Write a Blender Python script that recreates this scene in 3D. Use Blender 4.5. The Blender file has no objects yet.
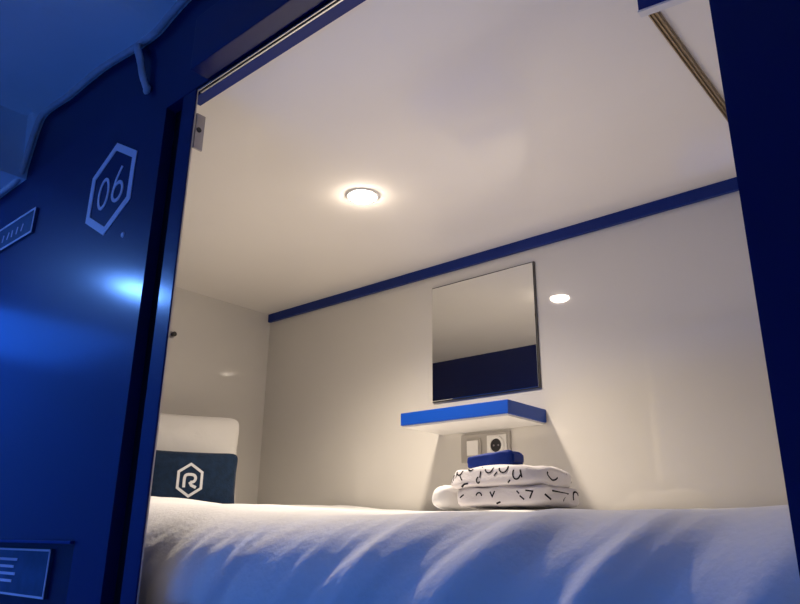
import bpy, bmesh, math, random
from mathutils import Vector, Matrix, noise

S = bpy.context.scene
COL = S.collection
E = 1.45                      # eye height of the camera above the corridor floor
random.seed(4)

# ------------------------------------------------------------------ materials
def nodes(name):
    m = bpy.data.materials.new(name); m.use_nodes = True
    nt = m.node_tree
    return m, nt, nt.nodes['Principled BSDF']

def mat(name, col, rough=0.5, metal=0.0, spec=0.5, nscale=0, namp=0.0, bump=0.0, bscale=40, coat=0.0, coat_r=0.05, sheen=0.0):
    m, nt, b = nodes(name)
    b.inputs['Base Color'].default_value = (*col, 1)
    b.inputs['Roughness'].default_value = rough
    b.inputs['Metallic'].default_value = metal
    b.inputs['Specular IOR Level'].default_value = spec
    b.inputs['Coat Weight'].default_value = coat
    b.inputs['Coat Roughness'].default_value = coat_r
    b.inputs['Sheen Weight'].default_value = sheen
    tc = nt.nodes.new('ShaderNodeTexCoord')
    if nscale:
        n = nt.nodes.new('ShaderNodeTexNoise'); n.inputs['Scale'].default_value = nscale
        n.inputs['Detail'].default_value = 4
        nt.links.new(tc.outputs['Object'], n.inputs['Vector'])
        r = nt.nodes.new('ShaderNodeValToRGB')
        r.color_ramp.elements[0].position = 0.3; r.color_ramp.elements[1].position = 0.7
        r.color_ramp.elements[0].color = tuple(c * (1 - namp) for c in col) + (1,)
        r.color_ramp.elements[1].color = tuple(min(1, c * (1 + namp)) for c in col) + (1,)
        nt.links.new(n.outputs['Fac'], r.inputs['Fac'])
        nt.links.new(r.outputs['Color'], b.inputs['Base Color'])
    if bump:
        n2 = nt.nodes.new('ShaderNodeTexNoise'); n2.inputs['Scale'].default_value = bscale
        n2.inputs['Detail'].default_value = 5
        nt.links.new(tc.outputs['Object'], n2.inputs['Vector'])
        bp = nt.nodes.new('ShaderNodeBump'); bp.inputs['Strength'].default_value = bump
        bp.inputs['Distance'].default_value = 0.01
        nt.links.new(n2.outputs['Fac'], bp.inputs['Height'])
        nt.links.new(bp.outputs['Normal'], b.inputs['Normal'])
    return m

def emit(name, col, strength):
    m, nt, b = nodes(name)
    b.inputs['Base Color'].default_value = (*col, 1)
    b.inputs['Emission Color'].default_value = (*col, 1)
    b.inputs['Emission Strength'].default_value = strength
    return m

M = {}
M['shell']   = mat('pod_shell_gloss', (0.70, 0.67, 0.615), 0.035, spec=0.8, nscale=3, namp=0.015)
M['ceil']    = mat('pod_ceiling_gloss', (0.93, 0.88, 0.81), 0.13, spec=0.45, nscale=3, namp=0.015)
M['navy']    = mat('navy_lacquer', (0.001, 0.008, 0.088), 0.45, spec=0.12, coat=0.45, coat_r=0.17, nscale=2.2, namp=0.06)
M['navy_dk'] = mat('dark_navy_panel', (0.0015, 0.004, 0.04), 0.4, spec=0.35, nscale=3, namp=0.1)
M['groove']  = mat('black_channel', (0.002, 0.002, 0.008), 0.6, spec=0.2)
M['blue']    = mat('royal_blue_laminate', (0.004, 0.055, 0.36), 0.4, spec=0.3, nscale=6, namp=0.04)
M['rail']    = mat('navy_rail_laminate', (0.005, 0.024, 0.18), 0.4, spec=0.2, nscale=8, namp=0.05)
M['white']   = mat('white_board', (0.78, 0.76, 0.74), 0.4)
M['corr']    = mat('corridor_paint', (0.66, 0.78, 0.88), 0.75, spec=0.25, nscale=2.0, namp=0.05, bump=0.08, bscale=20)
M['floor']   = mat('corridor_vinyl', (0.50, 0.53, 0.58), 0.45, nscale=6, namp=0.1)
M['alu']     = mat('brushed_aluminium', (0.62, 0.60, 0.58), 0.32, metal=1.0, nscale=60, namp=0.06)
M['bronze']  = mat('bronze_profile', (0.40, 0.31, 0.20), 0.42, metal=0.75, nscale=50, namp=0.1)
M['mirror']  = mat('mirror_silver', (0.86, 0.87, 0.86), 0.015, metal=1.0)
M['mirror_e']= mat('mirror_edge', (0.05, 0.045, 0.04), 0.4)
M['linen']   = mat('white_linen', (0.87, 0.855, 0.835), 0.85, spec=0.15, nscale=5, namp=0.02, bump=0.15, bscale=90, sheen=0.15)
M['cream']   = mat('cream_pillowcase', (0.78, 0.755, 0.71), 0.85, spec=0.15, nscale=5, namp=0.02, bump=0.12, bscale=70)
M['cushion'] = mat('navy_cushion_cloth', (0.007, 0.022, 0.055), 0.8, spec=0.2, nscale=60, namp=0.25, bump=0.2, bscale=150, sheen=0.1)
M['print']   = mat('pale_print', (0.72, 0.72, 0.73), 0.7, spec=0.2)
M['vinyl']   = mat('pale_vinyl_lettering', (0.80, 0.74, 0.86), 0.5, spec=0.3)
M['plate']   = mat('smoked_sign_plate', (0.02, 0.06, 0.14), 0.3, nscale=25, namp=0.3)
M['cable']   = mat('pale_sealant', (0.50, 0.52, 0.60), 0.6, nscale=20, namp=0.12, bump=0.3, bscale=60)
M['steel']   = mat('satin_steel', (0.42, 0.39, 0.38), 0.35, metal=0.85, nscale=30, namp=0.08)
M['sock']    = mat('satin_grey_plate', (0.47, 0.44, 0.40), 0.4, metal=0.3)
M['plastic'] = mat('white_plastic', (0.80, 0.78, 0.74), 0.3)
M['dark']    = mat('dark_plastic', (0.02, 0.018, 0.018), 0.45)
M['kit']     = mat('blue_pouch_cloth', (0.004, 0.026, 0.22), 0.6, spec=0.25, nscale=20, namp=0.1, bump=0.2, bscale=60)
M['lamp']    = emit('warm_led', (1.0, 0.865, 0.715), 112)
M['bluelamp']= emit('blue_led', (0.13, 0.34, 1.0), 250)
M['bluewash']= emit('added_blue_wash', (0.07, 0.27, 1.0), 11)
M['bluedim']= emit('added_blue_glow', (0.02, 0.16, 1.0), 3.8)

# towel: white terry with scattered black printed strokes
def towel_mat():
    m, nt, b = nodes('printed_terry')
    b.inputs['Roughness'].default_value = 0.9; b.inputs['Specular IOR Level'].default_value = 0.1
    b.inputs['Base Color'].default_value = (0.80, 0.76, 0.76, 1)
    tc = nt.nodes.new('ShaderNodeTexCoord')
    n = nt.nodes.new('ShaderNodeTexNoise'); n.inputs['Scale'].default_value = 220
    nt.links.new(tc.outputs['Object'], n.inputs['Vector'])
    bp = nt.nodes.new('ShaderNodeBump'); bp.inputs['Strength'].default_value = 0.35; bp.inputs['Distance'].default_value = 0.004
    nt.links.new(n.outputs['Fac'], bp.inputs['Height']); nt.links.new(bp.outputs['Normal'], b.inputs['Normal'])
    return m
M['towel'] = towel_mat()
M['ink'] = mat('black_print', (0.015, 0.014, 0.02), 0.85, spec=0.1)

# ------------------------------------------------------------------ helpers
def link(name, bm, m, parent=None, smooth=False):
    me = bpy.data.meshes.new(name)
    bmesh.ops.recalc_face_normals(bm, faces=bm.faces[:])
    bm.to_mesh(me); bm.free()
    o = bpy.data.objects.new(name, me); COL.objects.link(o)
    me.materials.append(m)
    if smooth:
        for p in me.polygons: p.use_smooth = True
    if parent is not None:
        o.parent = parent
        o.matrix_parent_inverse = Matrix.Translation(parent.location).inverted()
    return o

def tag(o, label, cat, group=None):
    o['label'] = label; o['category'] = cat
    if group: o['group'] = group
    return o

def thing(name, label, cat, loc, group=None):
    o = bpy.data.objects.new(name, None); COL.objects.link(o)
    o.empty_display_size = 0.05
    o.location = Vector((loc[0], loc[1], loc[2] + E))
    return tag(o, label, cat, group)

def struct(o):
    o['kind'] = 'structure'; return o

def add_box(bm, x0, x1, y0, y1, z0, z1, bev=0.0, seg=2):
    z0 += E; z1 += E
    t = bmesh.new()
    v = [t.verts.new(p) for p in ((x0,y0,z0),(x1,y0,z0),(x1,y1,z0),(x0,y1,z0),(x0,y0,z1),(x1,y0,z1),(x1,y1,z1),(x0,y1,z1))]
    for f in ((0,3,2,1),(4,5,6,7),(0,1,5,4),(1,2,6,5),(2,3,7,6),(3,0,4,7)): t.faces.new([v[i] for i in f])
    if bev: bmesh.ops.bevel(t, geom=t.edges[:], offset=bev, segments=seg, affect='EDGES', profile=0.6)
    me = bpy.data.meshes.new('tmp'); t.to_mesh(me); t.free(); bm.from_mesh(me); bpy.data.meshes.remove(me)
    return bm

def box(*a, **k): return add_box(bmesh.new(), *a, **k)

def grid_panel(xs, zs, skip, y0, y1):
    """one slab between y0 and y1 over a grid of cells, with holes"""
    bm = bmesh.new(); V = {}
    def v(i, j, k):
        if (i, j, k) not in V: V[i, j, k] = bm.verts.new((xs[i], (y0, y1)[k], zs[j] + E))
        return V[i, j, k]
    cells = {(i, j) for i in range(len(xs)-1) for j in range(len(zs)-1)} - set(skip)
    for i, j in cells:
        bm.faces.new((v(i,j,0), v(i+1,j,0), v(i+1,j+1,0), v(i,j+1,0)))
        bm.faces.new((v(i,j,1), v(i,j+1,1), v(i+1,j+1,1), v(i+1,j,1)))
        if (i-1, j) not in cells: bm.faces.new((v(i,j,0), v(i,j+1,0), v(i,j+1,1), v(i,j,1)))
        if (i+1, j) not in cells: bm.faces.new((v(i+1,j,0), v(i+1,j,1), v(i+1,j+1,1), v(i+1,j+1,0)))
        if (i, j-1) not in cells: bm.faces.new((v(i,j,0), v(i,j,1), v(i+1,j,1), v(i+1,j,0)))
        if (i, j+1) not in cells: bm.faces.new((v(i,j+1,0), v(i+1,j+1,0), v(i+1,j+1,1), v(i,j+1,1)))
    return bm

def add_tube(bm, pts, r, seg=8, squash=1.0):
    """swept tube along world points (z relative to the eye)"""
    P = [Vector((p[0], p[1], p[2] + E)) for p in pts]; rings = []
    for i, p in enumerate(P):
        t = (P[min(i+1, len(P)-1)] - P[max(i-1, 0)]).normalized()
        a = t.cross(Vector((0, 1, 0)))
        if a.length < 1e-4: a = t.cross(Vector((1, 0, 0)))
        a.normalize(); b = t.cross(a).normalized()
        rr = r[i] if isinstance(r, (list, tuple)) else r
        rings.append([bm.verts.new(p + a*rr*math.cos(k*2*math.pi/seg) + b*rr*squash*math.sin(k*2*math.pi/seg)) for k in range(seg)])
    for q, s in zip(rings, rings[1:]):
        for k in range(seg): bm.faces.new((q[k], q[(k+1)%seg], s[(k+1)%seg], s[k]))
    bm.faces.new(rings[0][::-1]); bm.faces.new(rings[-1])
    return bm

def add_disc(bm, c, axis, r0, r1, h, seg=40, inner=0.0):
    """ring or disc: base radius r0 at c, radius r1 at c + axis*h; inner = hole radius"""
    c = Vector((c[0], c[1], c[2] + E)); ax = Vector(axis).normalized()
    a = ax.orthogonal().normalized(); b = ax.cross(a)
    def ring(r, d): return [bm.verts.new(c + ax*d + (a*math.cos(2*math.pi*k/seg) + b*math.sin(2*math.pi*k/seg))*r) for k in range(seg)]
    o0, o1 = ring(r0, 0), ring(r1, h)
    for k in range(seg): bm.faces.new((o0[k], o0[(k+1)%seg], o1[(k+1)%seg], o1[k]))
    if inner:
        i0, i1 = ring(inner, 0), ring(inner, h)
        for k in range(seg):
            n = (k+1) % seg
            bm.faces.new((o1[k], o1[n], i1[n], i1[k])); bm.faces.new((i1[k], i1[n], i0[n], i0[k])); bm.faces.new((i0[k], i0[n], o0[n], o0[k]))
    else:
        bm.faces.new(o0[::-1]); bm.faces.new(o1)
    return bm

def add_ribbon(bm, pts, w, place, th=0.0016, closed=False):
    """flat stroke of width w and thickness th along 2D pts; place(u, v, d) -> world point"""
    n = len(pts); L = []; R = []
    P = [Vector(p) for p in pts]
    for i in range(n):
        if closed: a, c = P[i-1], P[(i+1) % n]
        else: a, c = P[max(i-1, 0)], P[min(i+1, n-1)]
        d1 = (P[i]-a); d2 = (c-P[i])
        if d1.length < 1e-9: d1 = d2
        if d2.length < 1e-9: d2 = d1
        d1.normalize(); d2.normalize()
        n1 = Vector((-d1.y, d1.x)); n2 = Vector((-d2.y, d2.x)); nn = (n1+n2)
        nn.normalize(); k = 1/max(0.5, nn.dot(n1))
        L.append(P[i]+nn*w/2*k); R.append(P[i]-nn*w/2*k)
    lv = [[bm.verts.new(place(p.x, p.y, d)) for p in L] for d in (0, th)]
    rv = [[bm.verts.new(place(p.x, p.y, d)) for p in R] for d in (0, th)]
    rng = range(n) if closed else range(n-1)
    for i in rng:
        j = (i+1) % n
        bm.faces.new((lv[1][i], lv[1][j], rv[1][j], rv[1][i])); bm.faces.new((lv[0][j], lv[0][i], rv[0][i], rv[0][j]))
        bm.faces.new((lv[0][i], lv[0][j], lv[1][j], lv[1][i])); bm.faces.new((rv[0][j], rv[0][i], rv[1][i], rv[1][j]))
    if not closed:
        bm.faces.new((lv[0][0], lv[1][0], rv[1][0], rv[0][0])); bm.faces.new((lv[0][-1], rv[0][-1], rv[1][-1], lv[1][-1]))
    return bm

def sstep(a, b, x):
    t = max(0, min(1, (x-a)/(b-a))); return t*t*(3-2*t)

def arc(cx, cy, rx, ry, a0, a1, n=20):
    return [(cx+rx*math.cos(math.radians(a0+(a1-a0)*i/n)), cy+ry*math.sin(math.radians(a0+(a1-a0)*i/n))) for i in range(n+1)]

# ------------------------------------------------------------------ dimensions
FY, FB = 0.65, 0.68            # outer / inner face of the pod front
BY = 1.784                     # back wall of the pod
XL, XR = -2.262, -0.132        # head wall, foot wall
ZC = 0.886                     # pod ceiling
ZB = -0.36                     # pod floor
OX0, OX1 = -1.223, -0.150      # cut-out in the front
CZ = 1.128                     # corridor ceiling

# ------------------------------------------------------------------ the setting
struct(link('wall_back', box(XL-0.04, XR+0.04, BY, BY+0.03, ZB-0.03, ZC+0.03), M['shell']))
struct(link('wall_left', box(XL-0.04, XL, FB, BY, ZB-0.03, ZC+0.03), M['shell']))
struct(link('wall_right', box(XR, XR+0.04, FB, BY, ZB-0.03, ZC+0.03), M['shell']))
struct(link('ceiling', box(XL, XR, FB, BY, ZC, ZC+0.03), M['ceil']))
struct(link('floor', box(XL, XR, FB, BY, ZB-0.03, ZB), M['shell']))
# pod front with its opening and, below it, the sunk hatch of the pod underneath
xs = [-4.2, -2.6, -1.344, OX0, OX1, 1.5]; zs = [-E, -0.62, -0.125, -0.008, 0.861, CZ]
skip = {(3, 3), (3, 2), (1, 1), (1, 2)}
struct(link('wall_front', grid_panel(xs, zs, skip, FY, FB), M['navy']))
struct(link('door_1', box(-2.62, -1.33, FB, FB+0.02, -0.64, 0.01), M['navy_dk']))
struct(link('trim_1', box(-1.225, -1.158, 0.674, FB, -0.125, 0.8605), M['groove']))
struct(link('trim_2', box(-1.160, -1.1135, FY, 0.6535, -0.125, 0.8600, bev=0.0015), M['navy']))
struct(link('trim_9', box(-1.140, -1.1150, 0.6537, 0.6565, -0.125, 0.8565), M['shell']))
struct(link('trim_10', box(-1.075, 1.5, 0.609, FY-0.0005, 0.862, 0.985, bev=0.002), M['navy']))
struct(link('trim_3', box(-1.157, OX1, 0.664, 0.689, 0.857, 0.8608, bev=0.001), M['rail']))
struct(link('trim_4', box(-2.6, -1.346, 0.642, 0.6499, -0.0125, -0.007, bev=0.001), M['rail']))
# corridor
struct(link('floor', box(-4.2, 1.5, -1.0, FY, -E-0.03, -E), M['floor']))
struct(link('ceiling', box(-1.945, 1.5, -1.0, FY, CZ, CZ+0.03), M['corr']))
struct(link('ceiling', box(-4.2, -1.945, -1.0, FY, 0.940, CZ+0.03), M['corr']))
struct(link('wall_rear', box(-4.2, 1.5, -1.03, -1.0, -E, CZ+0.03), M['corr']))
struct(link('wall_left', box(-4.23, -4.2, -1.0, FY, -E, CZ), M['corr']))
struct(link('wall_right', box(1.5, 1.53, -1.0, FY, -E, CZ+0.03), M['corr']))

# ragged plaster edge where the ceiling meets the pod front, with its sealant bead
cont = [(-0.95, 1.120), (-1.08, 1.118), (-1.176, 1.113), (-1.24, 1.098), (-1.296, 1.082), (-1.384, 1.087), (-1.46, 1.098), (-1.545, 1.108),
        (-1.64, 1.109), (-1.73, 1.107), (-1.82, 1.115), (-1.88, 1.114), (-1.905, 1.085), (-1.925, 1.03), (-1.945, 0.965), (-1.975, 0.941), (-2.05, 0.938), (-2.15, 0.936), (-2.5, 0.935)]
def smooth_path(p, n=6):
    out = []
    for i in range(len(p)-1):
        a, b, c, d = (Vector(p[max(i-1,0)]), Vector(p[i]), Vector(p[i+1]), Vector(p[min(i+2,len(p)-1)]))
        for k in range(n):
            t = k/n
            out.append(0.5*((2*b)+(-a+c)*t+(2*a-5*b+4*c-d)*t*t+(-a+3*b-3*c+d)*t**3))
    out.append(Vector(p[-1])); return out
cp = smooth_path(cont)
bm = bmesh.new(); rows = []
for q in cp:
    top = CZ if q.x > -1.945 else 0.940
    rows.append([bm.verts.new((q.x, y, z+E)) for y, z in ((0.636, q.y), (0.649, q.y), (0.649, max(top, q.y+.003)), (0.62 - 0.30*sstep(-1.91, -1.80, q.x) - 0.12*sstep(-1.95, -2.05, q.x), max(top, q.y+.003)))])
for a, b in zip(rows, rows[1:]):
    for k in range(4): bm.faces.new((a[k], a[(k+1)%4], b[(k+1)%4], b[k]))
bm.faces.new(rows[0]); bm.faces.new(rows[-1][::-1])
struct(link('trim_6', bm, M['corr']))
bm = add_tube(bmesh.new(), [(q.x, 0.636, q.y) for q in cp], 0.0085, 8)
struct(link('trim_7', bm, M['cable'], smooth=True))
bm = add_tube(bmesh.new(), smooth_path([(-1.362, 0.635, 1.080), (-1.350, 0.628, 1.062), (-1.338, 0.632, 1.03), (-1.327, 0.636, 0.99), (-1.313, 0.640, 0.955), (-1.297, 0.641, 0.930)]),
              [0.011]*14 + [0.010]*8 + [0.009]*5 + [0.011, 0.012, 0.010, 0.005], 8, 0.6)
tag(link('hanging_strap', bm, M['cable'], smooth=True), 'short pale strap end hanging from the ceiling edge over the blue pod front', 'strap')

# ------------------------------------------------------------------ track over the opening
t = thing('sliding_track', 'slim silver aluminium track along the top edge of the pod opening', 'track', (-0.64, 0.660, 0.852))
link('channel', box(-1.112, OX1-0.001, 0.6505, 0.6635, 0.8575, 0.8606), M['groove'], t)
link('lip', box(-1.112, OX1-0.001, 0.6515, 0.6545, 0.8535, 0.8574, bev=0.001), M['alu'], t)
link('lip', box(-1.112, OX1-0.001, 0.6580, 0.6620, 0.8535, 0.8574, bev=0.001), M['alu'], t)

# ------------------------------------------------------------------ strike plate on the jamb
t = thing('strike_plate', 'small grey metal strike plate at the upper left corner of the opening', 'latch plate', (-1.111, 0.667, 0.727))
link('plate', box(-1.1160, -1.1120, 0.6570, 0.6775, 0.727, 0.806, bev=0.0012), M['steel'], t)
link('keyhole', add_disc(bmesh.new(), (-1.1121, 0.665, 0.770), (1, 0, 0), 0.0055, 0.0055, 0.0012, 20), M['dark'], t)

# ------------------------------------------------------------------ number sign on the pod front
HX, HZ = -1.421, 0.738
pl = lambda u, v, d: Vector((HX+u, FY-0.0003-d, HZ+v+E))
t = thing('number_sign', 'pale hexagon outline with the number 06 on the blue pod front', 'sign', (HX, FY, HZ-0.11))
r = 0.105
hexa = [(r*0.985*math.cos(math.radians(90+60*k)), 1.0*r*math.sin(math.radians(90+60*k))) for k in range(6)]
link('hexagon_outline', add_ribbon(bmesh.new(), hexa, 0.017, pl, closed=True), M['vinyl'], t)
zero = arc(-0.030, -0.005, 0.021, 0.036, 0, 360, 32)[:-1]
link('digit', add_ribbon(bmesh.new(), zero, 0.008, pl, closed=True), M['vinyl'], t)
bm = add_ribbon(bmesh.new(), arc(0.034, -0.019, 0.021, 0.022, 0, 360, 28)[:-1], 0.008, pl, closed=True)
add_ribbon(bm, smooth_path([(0.0135, -0.013), (0.018, 0.006), (0.028, 0.024), (0.041, 0.041)], 6), 0.008, pl, th=0.0014)
link('digit', bm, M['vinyl'], t)
bm = add_disc(bmesh.new(), (-1.333, FY, 0.600), (0, -1, 0), 0.007, 0.005, 0.003, 16)
for v in bm.verts: v.co.y += 0.0006
tag(link('stud', bm, M['vinyl']), 'tiny pale round stud below the hexagon number sign', 'stud')

# name plate cut by the left edge of the view, and the notice plate under it
def sign_plate(name, label, x0, x1, z0, z1, y, strokes, border=0.006):
    t = thing(name, label, 'sign', ((x0+x1)/2, y, z0))
    link('panel', box(x0, x1, y-0.006, y+0.0006, z0, z1, bev=0.0004), M['plate'], t)
    p = lambda u, v, d: Vector((u, y-0.0062-d, v+E))
    b = border/2
    link('border', add_ribbon(bmesh.new(), [(x0+b, z0+b), (x1-b, z0+b), (x1-b, z1-b), (x0+b, z1-b)], border, p, closed=True), M['vinyl'], t)
    for q in strokes: link('text_line', add_ribbon(bmesh.new(), q, 0.0055, p, th=0.001), M['vinyl'], t)
st = []
sign_plate('name_plate', 'smoked blue plate with pale border high on the pod front', -2.16, -1.816, 0.742, 0.813, FY, [[(-2.13+0.03*k, 0.765), (-2.13+0.03*k+0.004*(k % 3), 0.785)] for k in range(9)], 0.005)
lines = []
for k in range(4):
    z = -0.046 - 0.014*k
    lines.append([(-1.76, z), (-1.635 - 0.012*(k % 2), z)])
sign_plate('notice_plate', 'small blue notice plate with pale text lines on the dark lower hatch', -1.80, -1.487, -0.115, -0.024, FB, lines, 0.004)

# ------------------------------------------------------------------ pod fittings
tag(link('wall_rail', box(XL+0.002, XR-0.002, BY-0.014, BY-0.0005, 0.852, 0.8855, bev=0.0015), M['rail']),
    'long navy rail along the top of the back wall under the ceiling', 'rail')

t = thing('wall_mirror', 'square frameless mirror on the back wall above the blue shelf', 'mirror', (-1.203, BY, 0.42))
link('backing', box(-1.399, -1.0065, BY-0.007, BY-0.0005, 0.4195, 0.8085), M['mirror_e'], t)
link('glass', box(-1.3965, -1.0100, BY-0.0105, BY-0.0072, 0.4225, 0.8050, bev=0.0008, seg=1), M['mirror'], t)

t = thing('wall_shelf', 'royal blue floating shelf with white underside below the mirror', 'shelf', (-1.18, BY, 0.313))
link('top_board', box(-1.367, -0.996, BY-0.20, BY-0.0005, 0.3195, 0.356, bev=0.0015), M['blue'], t)
link('underside', box(-1.361, -1.002, BY-0.194, BY-0.002, 0.314, 0.3193), M['white'], t)

t = thing('wall_socket', 'grey double plate with a light switch and a round power socket', 'socket', (-1.2, BY, 0.222))
link('face_plate', box(-1.288, -1.114, BY-0.009, BY-0.0005, 0.222, 0.307, bev=0.003), M['sock'], t)
k = link('switch_module', box(-1.268, -1.213, BY-0.0125, BY-0.0092, 0.238, 0.291, bev=0.002), M['sock'], t)
link('rocker', box(-1.262, -1.221, BY-0.0165, BY-0.0126, 0.2435, 0.2865, bev=0.0015), M['plastic'], k)
k = link('socket_module', box(-1.192, -1.124, BY-0.0125, BY-0.0092, 0.234, 0.298, bev=0.002), M['plastic'], t)
link('ring', add_disc(bmesh.new(), (-1.158, BY-0.0125, 0.267), (0, -1, 0), 0.029, 0.026, 0.005, 32, inner=0.0195), M['plastic'], k, smooth=False)
bm = add_disc(bmesh.new(), (-1.158, BY-0.0126, 0.267), (0, -1, 0), 0.0194, 0.0194, 0.0012, 32)
link('well', bm, M['dark'], k)
bm = bmesh.new()
for dx in (-0.008, 0.008): add_disc(bm, (-1.158+dx, BY-0.0140, 0.267), (0, -1, 0), 0.0028, 0.0028, 0.001, 12)
link('contacts', bm, M['steel'], k)

LX, LY = -1.215, 1.240
t = thing('ceiling_downlight', 'small round recessed downlight glowing in the pod ceiling', 'light', (LX, LY, ZC))
link('bezel', add_disc(bmesh.new(), (LX, LY, ZC-0.0002), (0, 0, -1), 0.045, 0.041, 0.004, 48, inner=0.036), M['plastic'], t)
bm = bmesh.new(); rings = []
for k in range(9):
    a = math.radians(90*k/8)
    rings.append([bm.verts.new((LX+0.0352*math.cos(a)*math.cos(2*math.pi*q/40), LY+0.0352*math.cos(a)*math.sin(2*math.pi*q/40), ZC-0.0012-0.017*math.sin(a)+E)) for q in range(40)] if k < 8 else [bm.verts.new((LX, LY, ZC-0.0182+E))])
for a, b in zip(rings, rings[1:]):
    for q in range(40):
        if len(b) > 1: bm.faces.new((a[q], a[(q+1) % 40], b[(q+1) % 40], b[q]))
        else: bm.faces.new((a[q], a[(q+1) % 40], b[0]))
link('lens', bm, M['lamp'], t, smooth=True)

ld = bpy.data.lights.new('beam', 'SPOT'); ld.energy = 40; ld.color = (1.0, 0.865, 0.715); ld.spot_size = math.radians(145); ld.spot_blend = 1.0; ld.shadow_soft_size = 0.034
lo = bpy.data.objects.new('beam', ld); COL.objects.link(lo); lo.parent = t; lo.matrix_parent_inverse = Matrix.Translation(t.location).inverted(); lo.location = (LX, LY, ZC-0.060+E)

# coat knob on the head wall
t = thing('coat_hook', 'tiny dark coat hook on the head wall beside the left jamb', 'hook', (XL, 1.339, 0.702))
link('rose', add_disc(bmesh.new(), (XL-0.0006, 1.339, 0.702), (1, 0, 0), 0.013, 0.012, 0.0046, 20), M['steel'], t)
link('peg', add_disc(bmesh.new(), (XL+0.004, 1.339, 0.702), (1, 0, 0), 0.007, 0.009, 0.016, 20), M['dark'], t)

# blue ceiling box with white lower edge, and the bronze rail running back from it
t = thing('ceiling_bracket', 'blue board with white lower edge hanging from the front of the pod ceiling', 'bracket', (-0.25, 1.0, 0.834))
def skew(bm):
    for v in bm.verts: v.co.y += 0.15*(v.co.x+0.336)
    return bm
link('housing', skew(box(-0.336, -0.150, 0.983, 0.996, 0.8388, ZC-0.0005, bev=0.0015)), M['rail'], t)
link('lower_edge', skew(box(-0.3375, -0.150, 0.9815, 0.9975, 0.8345, 0.8386, bev=0.001)), M['white'], t)
t = thing('ceiling_rail', 'slim ribbed bronze rail across the pod ceiling near the right jamb', 'rail', (-0.335, 1.4, ZC))
link('base', box(-0.3435, -0.3265, 1.050, BY-0.018, ZC-0.006, ZC-0.0005), M['bronze'], t)
for x in (-0.343, -0.3366, -0.3302): link('rib', box(x, x+0.003, 1.050, BY-0.018, ZC-0.010, ZC-0.0061, bev=0.001), M['bronze'], t)

# ------------------------------------------------------------------ bed
struct(link('trim_8', box(XL+0.002, XR-0.002, 0.70, BY-0.002, ZB+0.001, -0.30), M['white']))
MX0, MX1 = XL+0.03, XR-0.012
def lump(x, y, s, seed): return noise.noise(Vector((x*s, y*s, seed)))
def top_z(x, y):
    z = 0.040 + 0.036*(y-0.80)/0.9 - 0.034*sstep(-1.78, -1.95, x)*sstep(0.92, 1.08, y)
    z += 0.040*sstep(-1.25, -1.95, x) + 0.022*sstep(-0.90, -1.3, x)*sstep(1.25, 1.0, y)
    z += 0.003*sstep(-0.45, -0.22, x) - 0.004*sstep(-1.0, -0.6, x)
    z += 0.005*lump(x, y, 5, 1.3) + 0.0025*lump(x, y, 13, 7.7)
    return z
def fold(x, z):
    """slanting creases on the hanging front of the duvet"""
    w = x + 0.06*lump(x, z, 3.0, 3.1) + 0.02*lump(x, z, 9.0, 6.4)
    u = w - (0.75 - 0.4*sstep(-0.7, -1.1, x))*z
    big = 0.5+0.5*math.sin(u*2*math.pi/0.19 + 2.2*lump(x, z, 2.3, 8.0))
    f = (0.003 + 0.014*sstep(-1.0, -0.45, x))*(big**1.8)
    f += 0.009*lump(u*1.0, z*0.4, 9.0, 2.0)
    f += 0.005*lump(u, z*0.35, 26.0, 5.0)
    return f
def duvet_pt(x, s):
    """s: 0 at the hem of the front, 1 at the back wall"""
    R = 0.15
    zt = top_z(x, 0.855)
    H = zt - R + 0.285; A = R*math.pi/2; Ld = 0.903; T = H + A + Ld; d = s*T
    y0 = 0.705
    if d < H:
        z = -0.285 + d; y = y0; n = (0, -1, 0); k = 1.0
    elif d < H + A:
        a = (d-H)/R; y = y0 + R*(1-math.cos(a)); z = zt-R + R*math.sin(a); n = (0, -math.cos(a), math.sin(a)); k = math.cos(a)
    else:
        y = y0 + R + (d-H-A); z = top_z(x, y) if y > 0.855 else zt; n = (0, 0, 1); k = 0.0
    k = k*0.9 + 0.1*sstep(1.0, 0.78, y)
    f = (fold(x, z) - 0.012)*k
    # short gathers along the top edge at the head end
    g = math.exp(-((z+0.012)/0.028)**2)*sstep(-0.55, -0.85, x)*sstep(0.80, 0.76, y)
    f += g*0.011*max(-0.05, lump(x - 0.8*z, z*0.5, 21, 9.0))*(0.5+lump(x, 0.0, 4.0, 2.2)*1.4)
    y2 = y + n[1]*f; z2 = z + n[2]*f
    return Vector((x, max(y2, 0.684), z2 + E))
bm = bmesh.new(); NX, NS = 420, 150; G = []
for i in range(NX+1):
    x = MX0 + (MX1-MX0)*i/NX
    G.append([duvet_pt(x, j/NS) for j in range(NS+1)])
def inner(i, j):
    a = G[min(i+1, NX)][j] - G[max(i-1, 0)][j]; b = G[i][min(j+1, NS)] - G[i][max(j-1, 0)]
    return G[i][j] - a.cross(b).normalized()*0.018
O = [[bm.verts.new(p) for p in r] for r in G]
I = [[bm.verts.new(inner(i, j)) for j in range(NS+1)] for i in range(NX+1)]
for i in range(NX):
    for j in range(NS):
        bm.faces.new((O[i][j], O[i+1][j], O[i+1][j+1], O[i][j+1])); bm.faces.new((I[i][j], I[i][j+1], I[i+1][j+1], I[i+1][j]))
    for j in (0, NS): bm.faces.new((O[i][j], O[i+1][j], I[i+1][j], I[i][j]))
for j in range(NS):
    for i in (0, NX): bm.faces.new((O[i][j], O[i][j+1], I[i][j+1], I[i][j]))
dv = link('duvet', bm, M['linen'], smooth=True)
tag(dv, 'wide white duvet covering the bed and hanging down its front', 'duvet')
mt = thing('mattress', 'white mattress hidden under the duvet', 'mattress', (-1.2, 1.2, -0.30))
link('core', box(MX0+0.03, MX1-0.03, 0.79, BY-0.03, -0.299, -0.06, bev=0.03, seg=4), M['linen'], mt)

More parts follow.
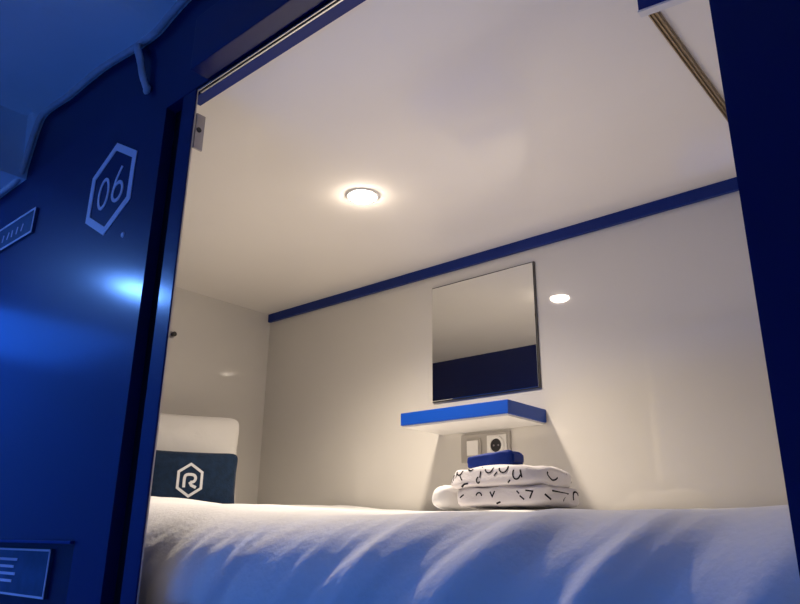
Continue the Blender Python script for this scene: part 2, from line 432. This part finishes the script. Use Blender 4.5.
# ------------------------------------------------------------------ pillows
def pillow_pt(u, v, side, W, H, T, ear, seed):
    """u, v in -1..1; returns local (across, up, out)"""
    q = (abs(u)**9 + abs(v)**9)**(1/9); q = max(abs(u), abs(v))/q if q else 1
    u *= q; v *= q
    sag = 1 - ear*(1-abs(u)**3)*abs(v)**4*0.9
    pin = 1 - ear*(1-abs(v)**3)*abs(u)**4*0.9
    e = max(0.0, (1-abs(u)**3.2)*(1-abs(v)**3.2))**0.55
    o = side*T/2*e
    wr = 0.004*noise.noise(Vector((u*3, v*3, seed)))*e
    return (W/2*u*pin, H/2*v*sag, o + wr)
def make_pillow(W, H, T, ear, seed, base, tilt, roll=0.0, yaw=0.0, n=44):
    bm = bmesh.new()
    ct, stt = math.cos(tilt), math.sin(tilt)
    cr, sr = math.cos(roll), math.sin(roll)
    def place(a, b, o):
        b2 = b + H/2
        a, b2 = a*cr - b2*sr, a*sr + b2*cr
        # across -> y, up leans towards -x (the head wall), out -> +x
        px, py = -b2*stt + o*ct, a
        return Vector((base[0] + px*math.cos(yaw) + py*math.sin(yaw), base[1] - px*math.sin(yaw) + py*math.cos(yaw), base[2] + b2*ct + o*stt + E))
    for side in (1, -1):
        g = [[bm.verts.new(place(*pillow_pt(-1+2*i/n, -1+2*j/n, side, W, H, T, ear, seed))) for j in range(n+1)] for i in range(n+1)]
        for i in range(n):
            for j in range(n): bm.faces.new((g[i][j], g[i+1][j], g[i+1][j+1], g[i][j+1]))
    bmesh.ops.remove_doubles(bm, verts=bm.verts[:], dist=0.0004)
    return bm, place
bm, _ = make_pillow(0.46, 0.325, 0.075, 0.05, 2.0, (-2.090, 1.285, 0.076), 0.10, yaw=0.38)
tag(link('pillow', bm, M['cream'], smooth=True), 'cream white pillow standing against the head wall behind the navy cushion', 'pillow')
CW, CH, CT = 0.30, 0.190, 0.075
bm, cplace = make_pillow(CW, CH, CT, 0.05, 5.0, (-1.99, 1.297, 0.0735), 0.05, yaw=0.52)
cu = link('cushion', bm, M['cushion'], smooth=True)
cu.name = 'cushion'
tag(cu, 'dark navy lumbar cushion with a pale hexagon R emblem', 'cushion')
def cface(u, v, d):
    uu, vv = (u)/(CW/2), (v)/(CH/2)
    a, b, o = pillow_pt(uu, vv, 1, CW, CH, CT, 0.05, 5.0)
    return cplace(u, v, o + 0.0006 + d)
LU, LV = 0.0, 0.0
hx = [(0.0405*math.cos(math.radians(90+60*k)), 0.0485*math.sin(math.radians(90+60*k))) for k in range(6)]
dense = []
for k in range(6):
    a, b = hx[k], hx[(k+1) % 6]
    for q in range(6): dense.append((LU+a[0]+(b[0]-a[0])*q/6, LV+a[1]+(b[1]-a[1])*q/6))
bm = add_ribbon(bmesh.new(), dense, 0.0078, cface, closed=True)
Rp = [(-0.018, -0.024), (-0.018, 0.006), (-0.012, 0.016), (0.004, 0.0175), (0.015, 0.014), (0.0185, 0.004), (0.013, -0.005), (0.002, -0.007), (0.001, -0.010), (0.010, -0.021), (0.021, -0.024)]
add_ribbon(bm, [(LU+a*0.9, LV+b*0.95) for a, b in smooth_path(Rp[:8], 4)] , 0.0085, cface)
add_ribbon(bm, [(LU+0.000, LV-0.006), (LU+0.006, LV-0.016), (LU+0.020, LV-0.0225)], 0.0085, cface, th=0.0014)
link('emblem', bm, M['print'], cu)

# ------------------------------------------------------------------ towels and pouch
def slab_pt(x0, x1, y0, y1, z0, z1, seed, amp=0.004, n=40, p=5.0, taper=0.0):
    """soft rounded folded slab (superellipsoid) with gentle lumps"""
    bm = bmesh.new()
    cx, cy, cz = (x0+x1)/2, (y0+y1)/2, (z0+z1)/2
    bmesh.ops.create_cube(bm, size=2.0)
    bmesh.ops.subdivide_edges(bm, edges=bm.edges[:], cuts=n//2, use_grid_fill=True)
    for v in bm.verts:
        c = v.co.copy(); q = (abs(c.x)**p + abs(c.y)**p + abs(c.z)**p)**(1/p); c /= q
        l = amp*noise.noise(Vector((c.x*2.3+seed, c.y*2.3, c.z*1.2+seed)))
        w = 1 - taper*(c.z*0.5+0.5)
        v.co = Vector((cx+c.x*(x1-x0)/2*w + l, cy+c.y*(y1-y0)/2*w + l*0.6, cz+c.z*(z1-z0)/2 + l*1.1*(0.4 if c.z < 0 else 1) + E))
    return bm
def bed_z(x0, x1, y0, y1):
    return max(top_z(x0 + (x1-x0)*i/12, y0 + (y1-y0)*j/12) for i in range(13) for j in range(13))
TZ = bed_z(-0.94, -0.71, 1.25, 1.43) + 0.0045 - 0.004
t = thing('folded_towel', 'folded white towel with black printed motifs under the blue pouch', 'towel', (-0.80, 1.35, TZ))
lay = [link('fold', slab_pt(-0.938, -0.718, 1.250, 1.43, TZ, TZ+0.041, 3.0, amp=0.005, p=6), M['towel'], t, smooth=True),
       link('fold', slab_pt(-0.956, -0.726, 1.248, 1.43, TZ+0.0365, TZ+0.083, 9.0, amp=0.006, p=5.0, taper=0.07), M['towel'], t, smooth=True)]
from mathutils.bvhtree import BVHTree
def bvh(objs):
    V = []; P = []
    for o in objs:
        b = len(V); V += [v.co.copy() for v in o.data.vertices]
        P += [[i+b for i in p.vertices] for p in o.data.polygons]
    return BVHTree.FromPolygons(V, P)
tree = bvh(lay)
miss = []
def towel_place(u, v, d):
    # u along x, v rises up the front of the stack and runs back over its top edge
    if v < 0.076: org = Vector((u, 1.0, TZ+v+E)); dr = Vector((0, 1, 0))
    else: org = Vector((u, 1.256+(v-0.076), TZ+0.25+E)); dr = Vector((0, 0, -1))
    loc, nrm, idx, dist = tree.ray_cast(org, dr)
    if loc is None or loc.z < TZ+E-0.01: miss.append(1); return Vector((u, 1.27, TZ+min(v, .08)+E))
    return loc + nrm*(0.0003 + d)
marks = [arc(-0.905, 0.080, 0.014, 0.012, 180, 360, 10), arc(-0.862, 0.083, 0.010, 0.007, 180, 330, 8), arc(-0.795, 0.081, 0.014, 0.012, 200, 360, 10),
         arc(-0.745, 0.080, 0.015, 0.012, 190, 360, 10), [(-0.824, 0.084), (-0.824, 0.072), (-0.825, 0.060)], arc(-0.938, 0.061, 0.008, 0.009, -30, 220, 10),
         [(-0.950, 0.052), (-0.944, 0.066), (-0.934, 0.053)], arc(-0.700, 0.066, 0.012, 0.013, 150, 340, 10), [(-0.690, 0.072), (-0.684, 0.056)],
         [(-0.672, 0.030), (-0.652, 0.028), (-0.660, 0.014)], [(-0.690, 0.020), (-0.676, 0.012)], [(-0.893, 0.043), (-0.880, 0.048), (-0.866, 0.049)],
         [(-0.728, 0.047), (-0.720, 0.052)], [(-0.770, 0.006), (-0.755, 0.009)], [(-0.90, 0.066), (-0.888, 0.056)], arc(-0.83, 0.055, 0.006, 0.006, 90, 330, 8), [(-0.775, 0.062), (-0.766, 0.070)], [(-0.90, 0.020), (-0.885, 0.026)], arc(-0.83, 0.022, 0.010, 0.007, 0, 170, 8), [(-0.79, 0.030), (-0.782, 0.020), (-0.774, 0.031)], [(-0.700, 0.030), (-0.692, 0.024)]]
marks = [[(-0.952+(a+0.955)*0.70, b*0.965) for a, b in q] for q in marks]
def side_place(u, v, d):
    loc, nrm, idx, dist = tree.ray_cast(Vector((-0.4, u, TZ+v+E)), Vector((-1, 0, 0)))
    if loc is None: miss.append(1); return Vector((-0.73, u, TZ+v+E))
    return loc + nrm*(0.0003 + d)
for q in (arc(1.32, 0.062, 0.022, 0.010, 150, 340, 10), [(1.30, 0.030), (1.36, 0.027), (1.33, 0.012)], [(1.27, 0.022), (1.285, 0.012)], [(1.38, 0.068), (1.40, 0.052)], arc(1.39, 0.022, 0.012, 0.010, 20, 220, 8)):
    miss.clear(); bm = add_ribbon(bmesh.new(), [tuple(p) for p in q], 0.0034, side_place, th=0.0005)
    if miss: bm.free()
    else: link('motif', bm, M['ink'], t)
for q in marks:
    miss.clear(); bm = add_ribbon(bmesh.new(), [tuple(p) for p in q], 0.0028, towel_place, th=0.0005)
    if miss: bm.free()
    else: link('motif', bm, M['ink'], t)
HZ0 = bed_z(-1.0, -0.93, 1.25, 1.42) - 0.003
tag(link('hand_towel', slab_pt(-1.008, -0.9585, 1.252, 1.43, HZ0, TZ+0.052, 12.0, amp=0.003, p=2.8, taper=0.12), M['linen'], smooth=True),
    'small plain white towel lying against the left end of the printed towel', 'towel')

PZ = TZ+0.0838
t = thing('amenity_pouch', 'small royal blue pouch lying on top of the folded towel', 'pouch', (-0.875, 1.33, PZ))
bm = slab_pt(-0.933, -0.817, 1.300, 1.36, PZ, PZ+0.027, 15.0, amp=0.002, p=7.0)
for v in bm.verts:
    if v.co.z > PZ+0.012+E: v.co.z += 0.007*sstep(-0.93, -0.82, v.co.x)
link('body', bm, M['kit'], t, smooth=True)
link('side_tab', box(-0.8175, -0.8135, 1.310, 1.350, PZ+0.010, PZ+0.026, bev=0.0015), M['rail'], t)

# ------------------------------------------------------------------ corridor lamp (blue LED) and two added blue panels
def corridor_lamp(label, x, y, z, w, d, m):
    t = thing('corridor_light', label, 'light', (x, y, z), 'blue corridor lights')
    link('frame', box(x-w/2-0.012, x+w/2+0.012, y-d/2-0.012, y+d/2+0.012, z-0.008, z-0.0005), M['plastic'], t)
    link('diffuser', box(x-w/2, x+w/2, y-d/2, y+d/2, z-0.022, z-0.0082), M[m], t)
corridor_lamp('bright blue panel light under the dropped corridor ceiling left of the pod', -2.512, -0.03, 0.94, 0.07, 0.125, 'bluelamp')
corridor_lamp('large dim blue panel added out of view for a soft glow on the pod front', -3.65, 0.08, 0.94, 0.84, 1.0, 'bluedim')  # unseen panel, added for the soft blue pool left on the pod front
t = thing('corridor_light', 'low blue wash panel added out of view to light the duvet front', 'light', (-0.95, -1.0, -0.85), 'blue corridor lights')  # unseen panel, added and enlarged to wash the duvet front in soft blue
link('frame', box(-1.42, -0.48, -0.9995, -0.990, -0.86, -0.58, bev=0.003), M['plastic'], t)
link('diffuser', box(-1.40, -0.50, -0.9898, -0.980, -0.84, -0.60), M['bluewash'], t)

w = bpy.data.worlds.new('dim'); S.world = w; w.use_nodes = True
w.node_tree.nodes['Background'].inputs['Color'].default_value = (0.01, 0.02, 0.06, 1)
w.node_tree.nodes['Background'].inputs['Strength'].default_value = 0.15

# ------------------------------------------------------------------ camera
cd = bpy.data.cameras.new('camera'); cam = bpy.data.objects.new('camera', cd); COL.objects.link(cam)
cd.sensor_width = 36; cd.lens = 709.84*36/800; cd.clip_start = 0.02
p, yw, rl = math.radians(18.580), math.radians(40.948), math.radians(0.655)
fh = Vector((-math.sin(yw), math.cos(yw), 0)); R0 = Vector((math.cos(yw), math.sin(yw), 0)); Z = Vector((0, 0, 1))
F = fh*math.cos(p) + Z*math.sin(p); U0 = -fh*math.sin(p) + Z*math.cos(p)
R1 = R0*math.cos(rl) + U0*math.sin(rl); U1 = -R0*math.sin(rl) + U0*math.cos(rl)
cam.matrix_world = Matrix(((R1.x, U1.x, -F.x, 0), (R1.y, U1.y, -F.y, 0), (R1.z, U1.z, -F.z, E), (0, 0, 0, 1)))
S.camera = cam
S.view_settings.view_transform = 'Standard'; S.view_settings.look = 'None'
S.view_settings.exposure = 0.0; S.view_settings.gamma = 1.0; S.view_settings.use_curve_mapping = False
